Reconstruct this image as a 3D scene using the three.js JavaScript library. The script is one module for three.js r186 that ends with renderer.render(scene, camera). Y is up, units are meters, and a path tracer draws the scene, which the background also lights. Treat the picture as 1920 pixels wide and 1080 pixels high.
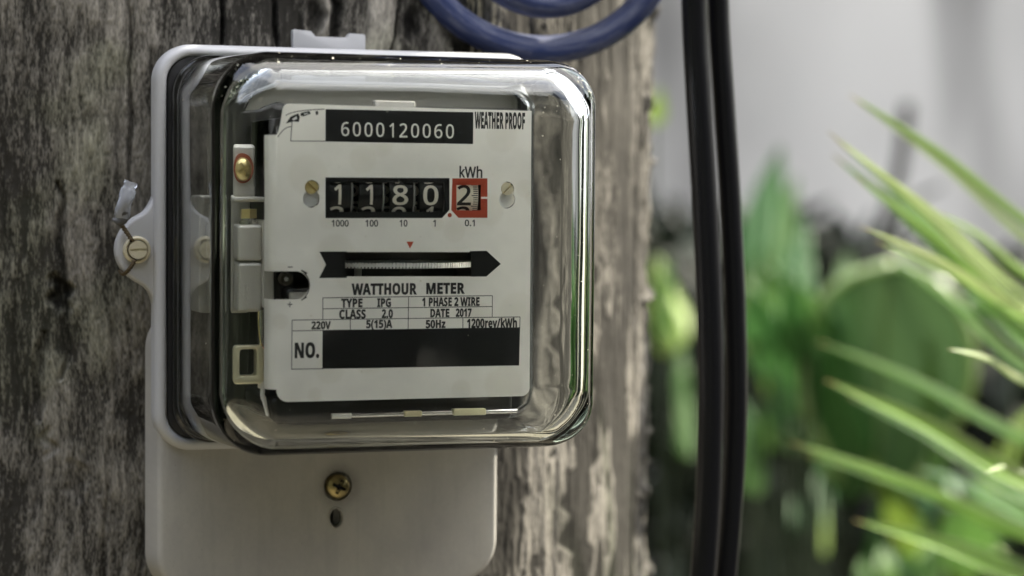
import * as THREE from 'three';
import { mergeGeometries, toCreasedNormals } from 'three/addons/utils/BufferGeometryUtils.js';
import { RoundedBoxGeometry } from 'three/addons/geometries/RoundedBoxGeometry.js';
import { Brush, Evaluator, SUBTRACTION } from 'three-bvh-csg';

// ------------------------------------------------------------------ camera, sky, sun, exposure
// The origin is the middle of the meter's name plate, 1.45 m above the ground; the plate faces +z.
const scene = new THREE.Scene();
const V3 = (x, y, z) => new THREE.Vector3(x, y, z);
const camPos = V3(-0.2084, 0.0208, 0.7162);
const yaw = 19.06 * Math.PI / 180, pit = 2.5 * Math.PI / 180, rol = 0.43 * Math.PI / 180, FPX = 4048.95;
const back = V3(-Math.sin(yaw) * Math.cos(pit), Math.sin(pit), Math.cos(yaw) * Math.cos(pit));
const r0 = V3(Math.cos(yaw), 0, Math.sin(yaw)), u0 = back.clone().cross(r0);
const camR = r0.clone().multiplyScalar(Math.cos(rol)).addScaledVector(u0, Math.sin(rol));
const camU = u0.clone().multiplyScalar(Math.cos(rol)).addScaledVector(r0, -Math.sin(rol));
const camera = new THREE.PerspectiveCamera(2 * Math.atan(540 / FPX) * 180 / Math.PI, 16 / 9, 0.05, 400);
camera.position.copy(camPos);
camera.quaternion.setFromRotationMatrix(new THREE.Matrix4().makeBasis(camR, camU, back));
camera.focus = 0.765;
camera.userData.fStop = 5.6;
scene.add(camera);

const renderer = new THREE.WebGLRenderer({ antialias: true });
renderer.setSize(1024, 576);
renderer.toneMapping = THREE.LinearToneMapping;
renderer.toneMappingExposure = 2.9;
renderer.shadowMap.enabled = true;

// small seeded noise
function rng(seed) { let a = seed >>> 0; return () => { a = (a + 0x6d2b79f5) | 0; let t = Math.imul(a ^ (a >>> 15), 1 | a); t = (t + Math.imul(t ^ (t >>> 7), 61 | t)) ^ t; return ((t ^ (t >>> 14)) >>> 0) / 4294967296; }; }
const perm = new Float32Array(65536); { const r = rng(77); for (let i = 0; i < 65536; i++) perm[i] = r(); }
const hsh = (x, y) => perm[(Math.imul(x, 73856093) ^ Math.imul(y, 19349663)) & 65535];
function noise(x, y) { const ix = Math.floor(x), iy = Math.floor(y); let fx = x - ix, fy = y - iy; fx = fx * fx * (3 - 2 * fx); fy = fy * fy * (3 - 2 * fy); const a = hsh(ix, iy), b = hsh(ix + 1, iy), c = hsh(ix, iy + 1), d = hsh(ix + 1, iy + 1); return a + (b - a) * fx + (c - a) * fy + (a - b - c + d) * fx * fy; }
function fbm(x, y, o = 4) { let s = 0, a = 0.5, n = 0; for (let i = 0; i < o; i++) { s += a * noise(x + i * 17.3, y - i * 9.1); n += a; a *= 0.5; x *= 2.03; y *= 2.03; } return s / n; }
const clamp = (x, a = 0, b = 1) => Math.min(b, Math.max(a, x)), sst = (x, a, b) => { const t = clamp((x - a) / (b - a)); return t * t * (3 - 2 * t); }, mix = (a, b, t) => a + (b - a) * t;

// sky: bright hazy daylight with broken thin cloud
{
  const W = 512, H = 256, d = new Float32Array(W * H * 4);
  for (let j = 0; j < H; j++) for (let i = 0; i < W; i++) {
    const el = ((j + 0.5) / H - 0.5) * Math.PI, az = ((i + 0.5) / W - 0.5) * 2 * Math.PI, y = Math.sin(el), x = Math.cos(el) * Math.cos(az), z = Math.cos(el) * Math.sin(az);
    const k = 1 / (Math.max(y, 0) + 0.25), c = sst(fbm(x * k * 2.2 + 40, z * k * 2.2 + 40, 5), 0.36, 0.68);
    const h = 1 - clamp(y);
    let r = mix(0.90, 1.38, h * h), g = mix(1.0, 1.42, h * h), b = mix(1.28, 1.46, h * h);
    r = mix(r, 2.56, c); g = mix(g, 2.5, c); b = mix(b, 2.44, c);
    if (y < 0) { const q = sst(-y, 0, 0.06); r = mix(r, 0.3, q); g = mix(g, 0.28, q); b = mix(b, 0.24, q); }
    const o = (j * W + i) * 4; d[o] = r * 0.8; d[o + 1] = g * 0.8; d[o + 2] = b * 0.8; d[o + 3] = 1;
  }
  const t = new THREE.DataTexture(d, W, H, THREE.RGBAFormat, THREE.FloatType);
  t.mapping = THREE.EquirectangularReflectionMapping; t.magFilter = THREE.LinearFilter; t.needsUpdate = true;
  scene.background = t; scene.environment = t;
}
const sun = new THREE.DirectionalLight(new THREE.Color(1, 0.93, 0.78), 5);
sun.position.set(8.2, 7.0, -2.2); sun.target.position.set(0, 0, 0);
sun.castShadow = true; sun.shadow.mapSize.set(4096, 4096); sun.shadow.radius = 2;
Object.assign(sun.shadow.camera, { left: -5, right: 5, top: 5, bottom: -5, near: 0.5, far: 30 });
scene.add(sun, sun.target);

// a point of the world from a pixel of the 1920 x 1080 photograph and a depth along the view axis (m)
const at = (px, py, d) => camPos.clone().addScaledVector(camR, (px - 960) / FPX * d).addScaledVector(camU, -(py - 540) / FPX * d).addScaledVector(back, -d);
// the same, on a plane z = const, in millimetres
function onZ(px, py, zmm) { const d = camR.clone().multiplyScalar((px - 960) / FPX).addScaledVector(camU, -(py - 540) / FPX).sub(back); const t = (zmm * 0.001 - camPos.z) / d.z; return camPos.clone().addScaledVector(d, t).multiplyScalar(1000); }

// ------------------------------------------------------------------ helpers
const used = {};
function numbered(n) { const k = used[n] = (used[n] ?? -1) + 1; return k ? n + '_' + String(k).padStart(3, '0') : n; }
function thing(name, label, category, x, y, z, group) { const o = new THREE.Group(); o.name = numbered(name); o.position.set(x, y, z); o.userData = { label, category }; if (group) o.userData.group = group; scene.add(o); return o; }
function shadowed(m) { m.castShadow = true; m.receiveShadow = true; return m; }
// geometry in millimetres in world axes -> mesh under its thing or part
function part(name, geo, mat, parent, label) {
  const g = geo.clone(); g.scale(0.001, 0.001, 0.001);
  let top = parent; while (top.parent && top.parent !== scene) top = top.parent;
  g.translate(-top.position.x, -top.position.y, -top.position.z);
  const m = shadowed(new THREE.Mesh(g, mat)); m.name = name; if (label) m.userData.label = label; parent.add(m); return m;
}
function struct(name, geo, mat) { const m = shadowed(new THREE.Mesh(geo, mat)); m.name = name; m.userData.kind = 'structure'; scene.add(m); return m; }
const rgb = (r, g, b) => new THREE.Color().setRGB(r, g, b);
const std = (c, roughness, o = {}) => new THREE.MeshStandardMaterial({ color: c, roughness, ...o });
const phys = (c, roughness, o = {}) => new THREE.MeshPhysicalMaterial({ color: c, roughness, ...o });
function dataTex(W, H, f, srgb, wrap = THREE.RepeatWrapping) {
  const d = new Uint8Array(W * H * 4); const out = [0, 0, 0];
  for (let j = 0; j < H; j++) for (let i = 0; i < W; i++) { f(i / W, j / H, out, i, j); const o = (j * W + i) * 4; for (let c = 0; c < 3; c++) { let v = clamp(out[c]); if (srgb) v = v <= 0.0031308 ? v * 12.92 : 1.055 * Math.pow(v, 1 / 2.4) - 0.055; d[o + c] = v * 255 + 0.5; } d[o + 3] = 255; }
  const t = new THREE.DataTexture(d, W, H); t.magFilter = THREE.LinearFilter; t.wrapS = t.wrapT = wrap; if (srgb) t.colorSpace = THREE.SRGBColorSpace; t.needsUpdate = true; return t;
}
function move(g, x, y, z) { g.translate(x, y, z); return g; }
const box = (x0, x1, y0, y1, z0, z1, r = 0.6, seg = 2) => move(new RoundedBoxGeometry(x1 - x0, y1 - y0, z1 - z0, seg, Math.min(r, (x1 - x0) / 2.01, (y1 - y0) / 2.01, (z1 - z0) / 2.01)), (x0 + x1) / 2, (y0 + y1) / 2, (z0 + z1) / 2);
const cylZ = (r, z0, z1, x, y, seg = 40, r2 = r) => { const g = new THREE.CylinderGeometry(r2, r, z1 - z0, seg); g.rotateX(Math.PI / 2); return move(g, x, y, (z0 + z1) / 2); };
const cylY = (r, y0, y1, x, z, seg = 32) => move(new THREE.CylinderGeometry(r, r, y1 - y0, seg), x, (y0 + y1) / 2, z);
const cylX = (r, x0, x1, y, z, seg = 24) => { const g = new THREE.CylinderGeometry(r, r, x1 - x0, seg); g.rotateZ(Math.PI / 2); return move(g, (x0 + x1) / 2, y, z); };
const tube = (pts, r, seg = 60, rs = 10, closed = false) => new THREE.TubeGeometry(new THREE.CatmullRomCurve3(pts.map((p) => V3(...p)), closed), seg, r, rs, closed);
function rr(cx, cy, hx, hy, r, nc = 14, ne = 16) {   // rounded rectangle, anticlockwise
  const p = [], C = [[hx - r, hy - r, 0], [-hx + r, hy - r, 1], [-hx + r, -hy + r, 2], [hx - r, -hy + r, 3]];
  for (let c = 0; c < 4; c++) {
    const [x, y, q] = C[c];
    for (let i = 0; i <= nc; i++) { const a = (q + i / nc) * Math.PI / 2; p.push([cx + x + r * Math.cos(a), cy + y + r * Math.sin(a)]); }
    const a = p[p.length - 1], n = C[(c + 1) % 4], b0 = ((q + 1) * Math.PI) / 2, b = [cx + n[0] + r * Math.cos(b0), cy + n[1] + r * Math.sin(b0)];
    for (let i = 1; i < ne; i++) p.push([mix(a[0], b[0], i / ne), mix(a[1], b[1], i / ne)]);
  }
  return p;
}
function loft(rings, { capStart = false, capEnd = false, crease = 0, wob = null } = {}) {   // rings: [{p: [[x, y]...], z}]
  const n = rings[0].p.length, pos = [], idx = [];
  for (const r of rings) for (const [x, y] of r.p) pos.push(x, y, r.z);
  for (let k = 0; k + 1 < rings.length; k++) for (let i = 0; i < n; i++) { const a = k * n + i, b = k * n + (i + 1) % n, c = a + n, d = b + n; idx.push(a, b, d, a, d, c); }
  const cap = (k, flip) => { const r = rings[k]; let cx = 0, cy = 0; for (const [x, y] of r.p) { cx += x / n; cy += y / n; } const m = pos.length / 3; pos.push(cx, cy, r.z); for (let i = 0; i < n; i++) { const a = k * n + i, b = k * n + (i + 1) % n; flip ? idx.push(m, b, a) : idx.push(m, a, b); } };
  if (capStart) cap(0, true);
  if (capEnd) cap(rings.length - 1, false);
  if (wob) for (let i = 0; i < pos.length; i += 3) { const q = wob(pos[i], pos[i + 1], pos[i + 2]); pos[i] = q[0]; pos[i + 1] = q[1]; pos[i + 2] = q[2]; }
  const g = new THREE.BufferGeometry(); g.setAttribute('position', new THREE.Float32BufferAttribute(pos, 3));
  const uv = []; for (let i = 0; i < pos.length; i += 3) uv.push(pos[i] / 50, pos[i + 1] / 50); g.setAttribute('uv', new THREE.Float32BufferAttribute(uv, 2));
  g.setIndex(idx); g.computeVertexNormals();
  return crease ? toCreasedNormals(g, crease) : g;
}
const evalr = new Evaluator(); evalr.attributes = ['position', 'normal']; evalr.useGroups = false;
const cut = (a, ...bs) => { let A = new Brush(a.index ? a : a); A.updateMatrixWorld(); for (const b of bs) { const B = new Brush(b); B.updateMatrixWorld(); A = evalr.evaluate(A, B, SUBTRACTION); } return A.geometry; };
const plain = (g) => { const h = g.index ? g.toNonIndexed() : g.clone(); for (const k of Object.keys(h.attributes)) if (!['position', 'normal', 'uv'].includes(k)) h.deleteAttribute(k); return h; };
const merge = (...gs) => { const a = gs.map(plain), uv = a.every((g) => g.attributes.uv); if (!uv) a.forEach((g) => g.deleteAttribute('uv')); return mergeGeometries(a); };

// ------------------------------------------------------------------ materials
const speck = dataTex(256, 256, (u, v, o) => { const a = fbm(u * 40, v * 40, 3); o[0] = o[1] = o[2] = a; });
const smudge = dataTex(256, 256, (u, v, o, i, j) => { const a = fbm(i * 0.02 + 3, j * 0.02, 4); o[0] = o[1] = o[2] = 0.42 + 0.5 * a; });
const greyPaint = std(rgb(0.46, 0.46, 0.47), 0.42, { bumpMap: speck, bumpScale: 0.00006 });
const grimeTex = dataTex(1024, 1024, (u, v, o, i, j) => { const x = (u - 0.5) * 150, y = (v - 0.5) * 150, a = fbm(i * 0.012, j * 0.008, 4), f = fbm(i * 0.15, j * 0.1, 3), st = sst(fbm(i * 0.05, j * 0.004 + 30, 3), 0.52, 0.75); let l = 0.40 * (0.86 + 0.28 * a) * (0.96 + 0.08 * f) * (1 - 0.05 * st); const d = Math.hypot(x - 2.1, y + 13.8); l *= 1 - 0.3 * sst(d, 11, 5) * (0.6 + 0.8 * f); const fleck = sst(perm[(i * 7919 + (j >> 1) * 104729) & 65535], 0.9975, 1) * 0.4; l *= 1 - fleck; o[0] = l * 1.03; o[1] = l * 0.985; o[2] = l * mix(0.93, 0.87, a); }, true);
const capPlastic = std(0xffffff, 0.5, { map: grimeTex, bumpMap: speck, bumpScale: 0.00005 });
const interiorPaint = std(rgb(0.52, 0.50, 0.44), 0.5);
const rubber = std(rgb(0.012, 0.012, 0.014), 0.55);
const darkSteel = std(rgb(0.02, 0.019, 0.018), 0.45, { metalness: 0.3 });
const castAlu = std(rgb(0.56, 0.54, 0.49), 0.38, { metalness: 0.35, bumpMap: speck, bumpScale: 0.0002 });
const zinc = std(rgb(0.72, 0.70, 0.66), 0.25, { metalness: 1 });
const alu = std(rgb(0.88, 0.88, 0.87), 0.3, { metalness: 0.6 });
const brass = std(rgb(0.74, 0.60, 0.27), 0.3, { metalness: 0.65 });
const oldBrass = std(rgb(0.42, 0.34, 0.16), 0.38, { metalness: 1 });
const creamMetal = std(rgb(0.66, 0.60, 0.44), 0.4, { metalness: 0.35 });
const copper = std(rgb(0.72, 0.34, 0.2), 0.35, { metalness: 1 });
const redFibre = std(rgb(0.30, 0.07, 0.03), 0.6);
const glass = phys(0xffffff, 0, { transmission: 1, thickness: 1, ior: 1.5, attenuationColor: rgb(0.78, 0.93, 0.83), attenuationDistance: 0.06 });
const clearPlastic = phys(rgb(0.72, 0.75, 0.82), 0.15, { transmission: 0.7, thickness: 1, ior: 1.45 });

// ------------------------------------------------------------------ the setting
struct('ground', new THREE.PlaneGeometry(400, 400, 1, 1).rotateX(-Math.PI / 2).translate(0, -1.45, 0), std(0xffffff, 0.95, { map: (() => { const t = dataTex(512, 512, (u, v, o, i, j) => { const a = fbm(i * 0.05, j * 0.05, 5), g = fbm(i * 0.011 + 9, j * 0.011, 3); o[0] = mix(0.09, 0.19, a) * mix(1, 0.8, g); o[1] = mix(0.08, 0.165, a) * mix(1, 0.85, g); o[2] = mix(0.06, 0.13, a) * mix(1, 0.75, g); }, true); t.repeat.set(200, 200); return t; })() }));

// weathered trunk: s is the distance round the bark from its foremost line (mm), y the height (mm)
const TR = 230, TCX = -26, TCZ = -318;
const stroke = (s, y, s0, y0, s1, y1, w) => { const t = clamp((y - y0) / (y1 - y0)), c = mix(s0, s1, t) + (noise(y * 0.12, s0) - 0.5) * w * 1.6, e = Math.min(1, t * 5, (1 - t) * 5); if (t <= 0 || t >= 1) return 0; const d = Math.abs(s - c) / (w * (0.35 + 0.65 * e)); return Math.max(0, 1 - d * d); };
const hole = (s, y, s0, y0, a, b) => { const dx = (s - s0 + (noise(y * 0.25, s0) - 0.5) * 5) / a, dy = (y - y0) / b; return Math.max(0, 1 - dx * dx - dy * dy); };
const barkMask = (s, y) => sst(s + 10 * noise(y * 0.03, 4) , 88, 112);   // the smoother, paler bark on the sun's side
function woodAt(s, y, out) {
  const warp = (fbm(s * 0.02, y * 0.015 + 7, 2) - 0.5) * 8, ss = s + warp;
  const fib = clamp(0.5 + 1.5 * (fbm(ss * 0.75, y * 0.13, 4) - 0.5)), fine = fbm(ss * 1.9, y * 0.7 + 9, 2), streak = fbm(ss * 0.10 + 30, y * 0.012, 3), blot = fbm(s * 0.05, y * 0.035 + 20, 4);
  const bm = barkMask(s, y);
  // cracks and knots
  let k = 0;
  const add = (v) => { k = Math.max(k, v); };
  add(stroke(s, y, -54, 18, -55, 100, 1.0) * 0.6); add(stroke(s, y, -79, -50, -81, 24, 2.4) * 0.6); add(hole(s, y, -80, -18, 5.2, 9) * 1.3); add(stroke(s, y, -87, -66, -88, -32, 3) * 0.6); add(hole(s, y, -75, -88, 5, 9) * 0.45); add(hole(s, y, -84, -74, 3, 7) * 0.4);
  add(hole(s, y, 15, 88, 4.5, 9) * 1.2); add(stroke(s, y, 24, 74, 22, 120, 3)); add(stroke(s, y, 2, 70, -4, 120, 1.2)); add(hole(s, y, 58, 86, 4, 8)); add(stroke(s, y, 47, 66, 50, 95, 1)); add(stroke(s, y, -20, 60, -22, 120, 1)); add(hole(s, y, -34, -112, 12, 16) * 0.8);
  add(stroke(s, y, -66, -150, -62, -90, 1) * 0.35); add(stroke(s, y, -110, 0, -108, 60, 1) * 0.3);
  const crackN = sst(fbm(ss * 0.16 + 5, y * 0.011, 3), 0.66, 0.76) * (1 - bm * 0.5);
  add(crackN * 0.35);
  // dark weather-stained runs over the paler bark
  let dk = 0;
  const D = (v) => { dk = Math.max(dk, v); };
  const wav = (noise(y * 0.06, 3) - 0.5) * 7 + (noise(y * 0.2, 8) - 0.5) * 3, sw = s + wav;
  D(stroke(sw, y, 152, -170, 160, -10, 11)); D(stroke(sw, y, 104, -170, 104, -70, 9)); D(stroke(sw, y, 193, -160, 200, -62, 7)); D(hole(sw, y, 178, -44, 4, 12)); D(stroke(sw, y, 148, 20, 150, 82, 7)); D(hole(s, y, 168, 62, 4, 12)); D(stroke(sw, y, 120, 40, 125, 90, 6)); D(stroke(sw, y, 215, -80, 222, 70, 2.5)); D(hole(s, y, 214, 18, 3, 6));
  D(sst(fbm(s * 0.07 + 60, y * 0.018, 4), 0.48, 0.62) * (0.4 + 0.45 * sst(y, 10, -50))); D(sst(fbm(s * 0.22 + 9, y * 0.09, 3), 0.6, 0.72) * 0.42);
  dk = sst(dk + 0.3 * (fine - 0.5) + 0.25 * (fib - 0.5), 0.08, 0.55) * bm * (0.8 + 0.2 * fib);
  out.h = ((fib - 0.5) * 0.8 + (blot - 0.5) * 1.6 + (streak - 0.5) * 1.8 + (fine - 0.5) * 0.3) * (1 - 0.3 * bm) - 2.6 * k - bm * dk * 0.4 + sst(s, 226, 240) * ((fbm(s * 0.05, y * 0.07, 4) - 0.5) * 6 + 5 * sst(noise(s * 0.06, y * 0.11), 0.8, 0.97)) - 2.5 * stroke(s, y, 221, -200, 221, 140, 2);
  let l = 0.052 + 0.11 * Math.pow(fib, 1.4) + 0.17 * (streak - 0.48) + 0.24 * (blot - 0.5) + 0.15 * (fine - 0.5) - 0.025 * sst(s, -85, -55);
  l = Math.max(l, 0.026);
  const pale = mix(0.10, 0.175, sst(y, 0, -90)) + 0.10 * (fib - 0.5) + 0.10 * (streak - 0.5) + 0.15 * (blot - 0.5) + 0.17 * (fine - 0.5);
  l = mix(l, mix(Math.max(pale, 0.02), 0.014 + 0.026 * fib, dk), bm);
  const lightKnot = sst(fbm(s * 0.05 + 11, y * 0.03, 3), 0.5, 0.7) * sst(y, 55, 90) * sst(s, 20, 40) * (1 - bm); l += 0.09 * lightKnot;
  l *= 1 - 0.8 * sst(k, 0.0, 1.0);
  const moss = sst(fbm(s * 0.03 + 70, y * 0.03, 3), 0.5, 0.75) * (1 - bm) * 0.5;
  l *= mix(1.3, 1.08, bm); out.r = l * mix(1.03, 0.96, moss); out.g = l * mix(0.955, 0.97, moss); out.b = l * mix(0.82, 0.66, moss);
}
{
  const S0 = -150, S1 = 300, Y0 = -170, Y1 = 110, o = {};
  const map = dataTex(2048, 1280, (u, v, c) => { woodAt(mix(S0, S1, u), mix(Y0, Y1, v), o); c[0] = o.r; c[1] = o.g; c[2] = o.b; }, true, THREE.MirroredRepeatWrapping);
  const bump = dataTex(2048, 1280, (u, v, c) => { woodAt(mix(S0, S1, u), mix(Y0, Y1, v), o); c[0] = c[1] = c[2] = 0.7 + o.h / 20; }, false, THREE.MirroredRepeatWrapping);
  const cols = [], rows = [], full = Math.PI * TR;
  for (let s = -full; s < S0; s += 18) cols.push(s);
  for (let s = S0; s < S1; s += 0.8) cols.push(s);
  for (let s = S1; s <= full; s += 18) cols.push(s);
  for (let y = -1470; y < -170; y += 26) rows.push(y);
  for (let y = -170; y < 110; y += 0.8) rows.push(y);
  for (let y = 110; y <= 1800; y += 26) rows.push(y);
  const pos = [], uv = [], idx = [], fold = (x, a, b) => { let t = (x - a) / (b - a); t = Math.abs(((t % 2) + 2) % 2); return mix(a, b, t > 1 ? 2 - t : t); };
  for (const y of rows) for (const s of cols) {
    woodAt(fold(s, S0, S1), fold(y, Y0, Y1), o);
    const r = TR + o.h, a = s / TR; pos.push((TCX + r * Math.sin(a)) / 1000, y / 1000, (TCZ + r * Math.cos(a)) / 1000); uv.push((s - S0) / (S1 - S0), (y - Y0) / (Y1 - Y0));
  }
  const n = cols.length;
  for (let j = 0; j + 1 < rows.length; j++) for (let i = 0; i + 1 < n; i++) { const a = j * n + i; idx.push(a, a + 1, a + n + 1, a, a + n + 1, a + n); }
  const g = new THREE.BufferGeometry(); g.setAttribute('position', new THREE.Float32BufferAttribute(pos, 3)); g.setAttribute('uv', new THREE.Float32BufferAttribute(uv, 2)); g.setIndex(idx); g.computeVertexNormals();
  const root = thing('tree_trunk', 'weathered grey brown tree trunk carrying the electricity meter', 'tree trunk', TCX / 1000, -1.45, TCZ / 1000);
  g.translate(-root.position.x, -root.position.y, -root.position.z);
  const m = shadowed(new THREE.Mesh(g, phys(0xffffff, 0.95, { specularIntensity: 0.2, map, bumpMap: bump, bumpScale: 0.007 }))); m.name = 'bark'; root.add(m);
}

// wall far behind
{
  const t = dataTex(1024, 512, (u, v, o, i, j) => { const a = fbm(i * 0.012, j * 0.006, 4), st = fbm(i * 0.035 + 50, j * 0.004, 3), d = sst(st, 0.56, 0.72) * sst(v, 0.35, 0.75); const l = 0.42 + 0.5 * (a - 0.5) - 0.2 * d; o[0] = l * 1.02; o[1] = l; o[2] = l * 0.95; }, true);
  const g = new THREE.BoxGeometry(7, 2.5, 0.12); g.translate(1.5, -0.2, -3.2);
  const w = shadowed(new THREE.Mesh(g, std(0xffffff, 0.9, { map: t }))); w.name = 'concrete_wall'; w.userData = { label: 'pale grey concrete wall blurred behind the green plants', category: 'wall' }; scene.add(w);
}

// ------------------------------------------------------------------ the meter
const meter = thing('electricity_meter', 'grey watthour meter with square glass cover fixed to the tree trunk', 'electricity meter', 0, 0, -0.088);
// base with rounded rim
{
  const c = [-0.9, 0], hx = 74, hy = 74.35;
  const R = (i, z, r) => ({ p: rr(c[0], c[1], hx - i, hy - i, r), z });
  const g = loft([R(2.2, -87, 12), R(2.2, -77.5, 12), R(0.6, -77.2, 13), R(0, -76.4, 13.5), R(0, -70.5, 13.5), R(0.35, -69, 13.2), R(0.9, -67.9, 12.7), R(1.8, -67.2, 12), R(2.6, -67, 11.3), R(3.3, -67.1, 10.7), R(3.9, -67.6, 10.2), R(4.2, -68.4, 9.9), R(4.3, -73, 9.8)], { capStart: true, crease: 0.6 });
  const b = part('base', g, greyPaint, meter);
  part('base_floor', loft([R(4.35, -78.5, 9.8), R(4.35, -74, 9.8), R(8, -73.9, 8), R(8, -78, 8)], { capEnd: true, crease: 0.5 }), interiorPaint, b);
  // lug with the cover screw
  const e = new THREE.Shape(), q = (x, y) => { const p = onZ(x, y, -71); return [p.x, p.y]; };
  const pts = [[292, 348], [287, 372], [272, 396], [250, 410], [232, 428], [221, 450], [218, 470], [223, 492], [236, 513], [255, 528], [272, 538], [283, 552], [290, 580]];
  const cur = new THREE.CatmullRomCurve3(pts.map(([x, y]) => V3(...q(x, y), 0))).getPoints(60);
  e.moveTo(-70.5, cur[0].y); cur.forEach((p) => e.lineTo(p.x, p.y)); e.lineTo(-70.5, cur[cur.length - 1].y);
  const lug = new THREE.ExtrudeGeometry(e, { depth: 4.2, bevelEnabled: true, bevelThickness: 1.6, bevelSize: 1.5, bevelOffset: -1.5, bevelSegments: 4 }); lug.translate(0, 0, -77.2);
  const lm = part('lug', toCreasedNormals(lug, 0.5), greyPaint, b);
  // hanger tab
  const t = new THREE.Shape(), h = (x, y) => { const p = onZ(x, y, -80); return [p.x, p.y]; };
  t.moveTo(-20.9, 70); [[549, 57], [552, 55], [583, 58.5], [590, 67], [592, 68.5], [648, 70.5], [651, 69], [656, 62.5], [682, 64.5], [685, 67]].forEach(([x, y]) => t.lineTo(...h(x, y))); t.lineTo(7, 70);
  part('hanger_tab', toCreasedNormals(new THREE.ExtrudeGeometry(t, { depth: 3, bevelEnabled: true, bevelThickness: 0.4, bevelSize: 0.4, bevelOffset: -0.4, bevelSegments: 2 }).translate(0, 0, -83), 0.5), greyPaint, b);
}
// gasket between rim and glass
{
  const R = (hx, hy, z, r) => ({ p: rr(-0.6, 0, hx, hy, r), z });
  part('gasket', loft([R(69.6, 69.9, -72, 9.6), R(69.6, 69.9, -68.6, 9.6), R(69, 69.3, -68.2, 9.4), R(66, 66.4, -68.2, 9), R(66, 66.4, -73, 9)], { crease: 0.5 }), rubber, meter);
}
// cover screw on the lug
{
  const s = onZ(258, 468.5, -69), sx = s.x, sy = s.y;
  const ring = new THREE.LatheGeometry([[3.7, -72], [3.7, -69.6], [3.9, -69.2], [4.3, -69], [4.75, -69.3], [5, -70], [5, -72]].map(([x, y]) => new THREE.Vector2(x, y)), 48); ring.rotateX(Math.PI / 2); ring.translate(sx, sy, 0);
  const w = part('screw_collar', ring, creamMetal, meter);
  const head = new THREE.LatheGeometry([[0, -67.6], [2.5, -67.65], [3.1, -67.9], [3.35, -68.5], [3.35, -72]].map(([x, y]) => new THREE.Vector2(x, y)), 48); head.rotateX(Math.PI / 2);
  const base = merge(head, cylZ(3.35, -72.2, -72, 0, 0));
  const slot = new THREE.BoxGeometry(8, 0.95, 1.6); slot.rotateZ(0.05); slot.translate(0, 0, -67.7);
  const solid = cylZ(3.35, -72, -67.9, 0, 0, 48, 3.3);
  const hg = cut(solid, slot); hg.translate(sx, sy, 0.2);
  part('cover_screw', toCreasedNormals(plain(hg), 0.5), creamMetal, w);
}
// terminal cover under the glass
{
  const c = [-7.6, -76], hx = 67.6, hy = 55;
  const R = (i, z, r) => ({ p: rr(c[0], c[1], hx - i, hy - i, r), z });
  const g = loft([R(0, -87.5, 17), R(1.6, -73.2, 16.4), R(1.9, -72, 16.2), R(2.4, -71.1, 16), R(3.2, -70.5, 15.5), R(4.2, -70.3, 15), R(8, -70.3, 13), R(30, -70.3, 6)], { capStart: true, capEnd: true });
  const slotP = onZ(630, 971, -70.3), s0 = new THREE.Shape(); s0.absellipse(slotP.x, slotP.y, 2.5, 3.5, 0, 2 * Math.PI);
  const hol = new THREE.ExtrudeGeometry(s0, { depth: 12, bevelEnabled: false, curveSegments: 24 }); hol.translate(0, 0, -80.5);
  const cs = onZ(634, 912, -69.5);
  const capG = toCreasedNormals(plain(cut(g, hol, cylZ(5.6, -72.2, -69, cs.x, cs.y, 48))), 0.7); { const P = capG.attributes.position, u = []; for (let i = 0; i < P.count; i++) u.push((P.getX(i) - c[0]) / 150 + 0.5, (P.getY(i) - c[1]) / 150 + 0.5); capG.setAttribute('uv', new THREE.Float32BufferAttribute(u, 2)); }
  const t = part('terminal_cover', capG, capPlastic, meter);
  // screw hole: recessed seat
  const rimv = new THREE.LatheGeometry([[4.4, -70.28], [4.7, -69.95], [5.3, -69.95], [5.6, -70.28]].map(([x, y]) => new THREE.Vector2(x, y)), 40); rimv.rotateX(Math.PI / 2); rimv.translate(slotP.x, slotP.y, 0);
  const recess = new THREE.Shape(); recess.absellipse(slotP.x, slotP.y, 3.1, 4.1, 0, 2 * Math.PI); const inn = new THREE.Path(); inn.absellipse(slotP.x, slotP.y, 2.55, 3.55, 0, 2 * Math.PI); recess.holes.push(inn);
  part('seal_hole', merge(new THREE.ExtrudeGeometry(recess, { depth: 0.45, bevelEnabled: true, bevelSize: 0.25, bevelThickness: 0.25, bevelOffset: -0.25, bevelSegments: 3, curveSegments: 24 }).translate(0, 0, -70.3)), capPlastic, t);
  part('seal_post', box(slotP.x - 0.2, slotP.x + 2.2, slotP.y - 3, slotP.y + 3, -80, -73.6, 0.2), std(rgb(0.16, 0.16, 0.155), 0.5), t);
  // pan head with a cross recess
  const prof = [[0, -72], [4.5, -72], [4.5, -69.2], [4.2, -68.2], [3.3, -67.3], [2, -66.75], [0, -66.6]].map(([x, y]) => new THREE.Vector2(x, y));
  const hd = new THREE.LatheGeometry(prof, 48); hd.rotateX(Math.PI / 2);
  const recessShade = merge(new THREE.BoxGeometry(1.2, 5.5, 0.8).rotateZ(-0.42).translate(cs.x, cs.y, -69.1), new THREE.BoxGeometry(5.5, 1.2, 0.82).rotateZ(-0.42).translate(cs.x, cs.y, -69.1));  // black bars low in the cross put the shade of the recess into colour
  const arm = () => new THREE.BoxGeometry(1.3, 5.6, 4.4).translate(0, 0, -66.9);
  const a = arm().rotateZ(-0.42), b2 = arm().rotateZ(-0.42 + Math.PI / 2), core = new THREE.CylinderGeometry(1.4, 1.0, 4.6, 16).rotateX(Math.PI / 2).translate(0, 0, -66.9);
  const h2 = cut(hd, a, b2, core); h2.translate(cs.x, cs.y, -0.4);
  part('cross_screw', toCreasedNormals(plain(h2), 0.5), oldBrass, t); part('recess_shade', recessShade, rubber, t);
}
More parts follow.
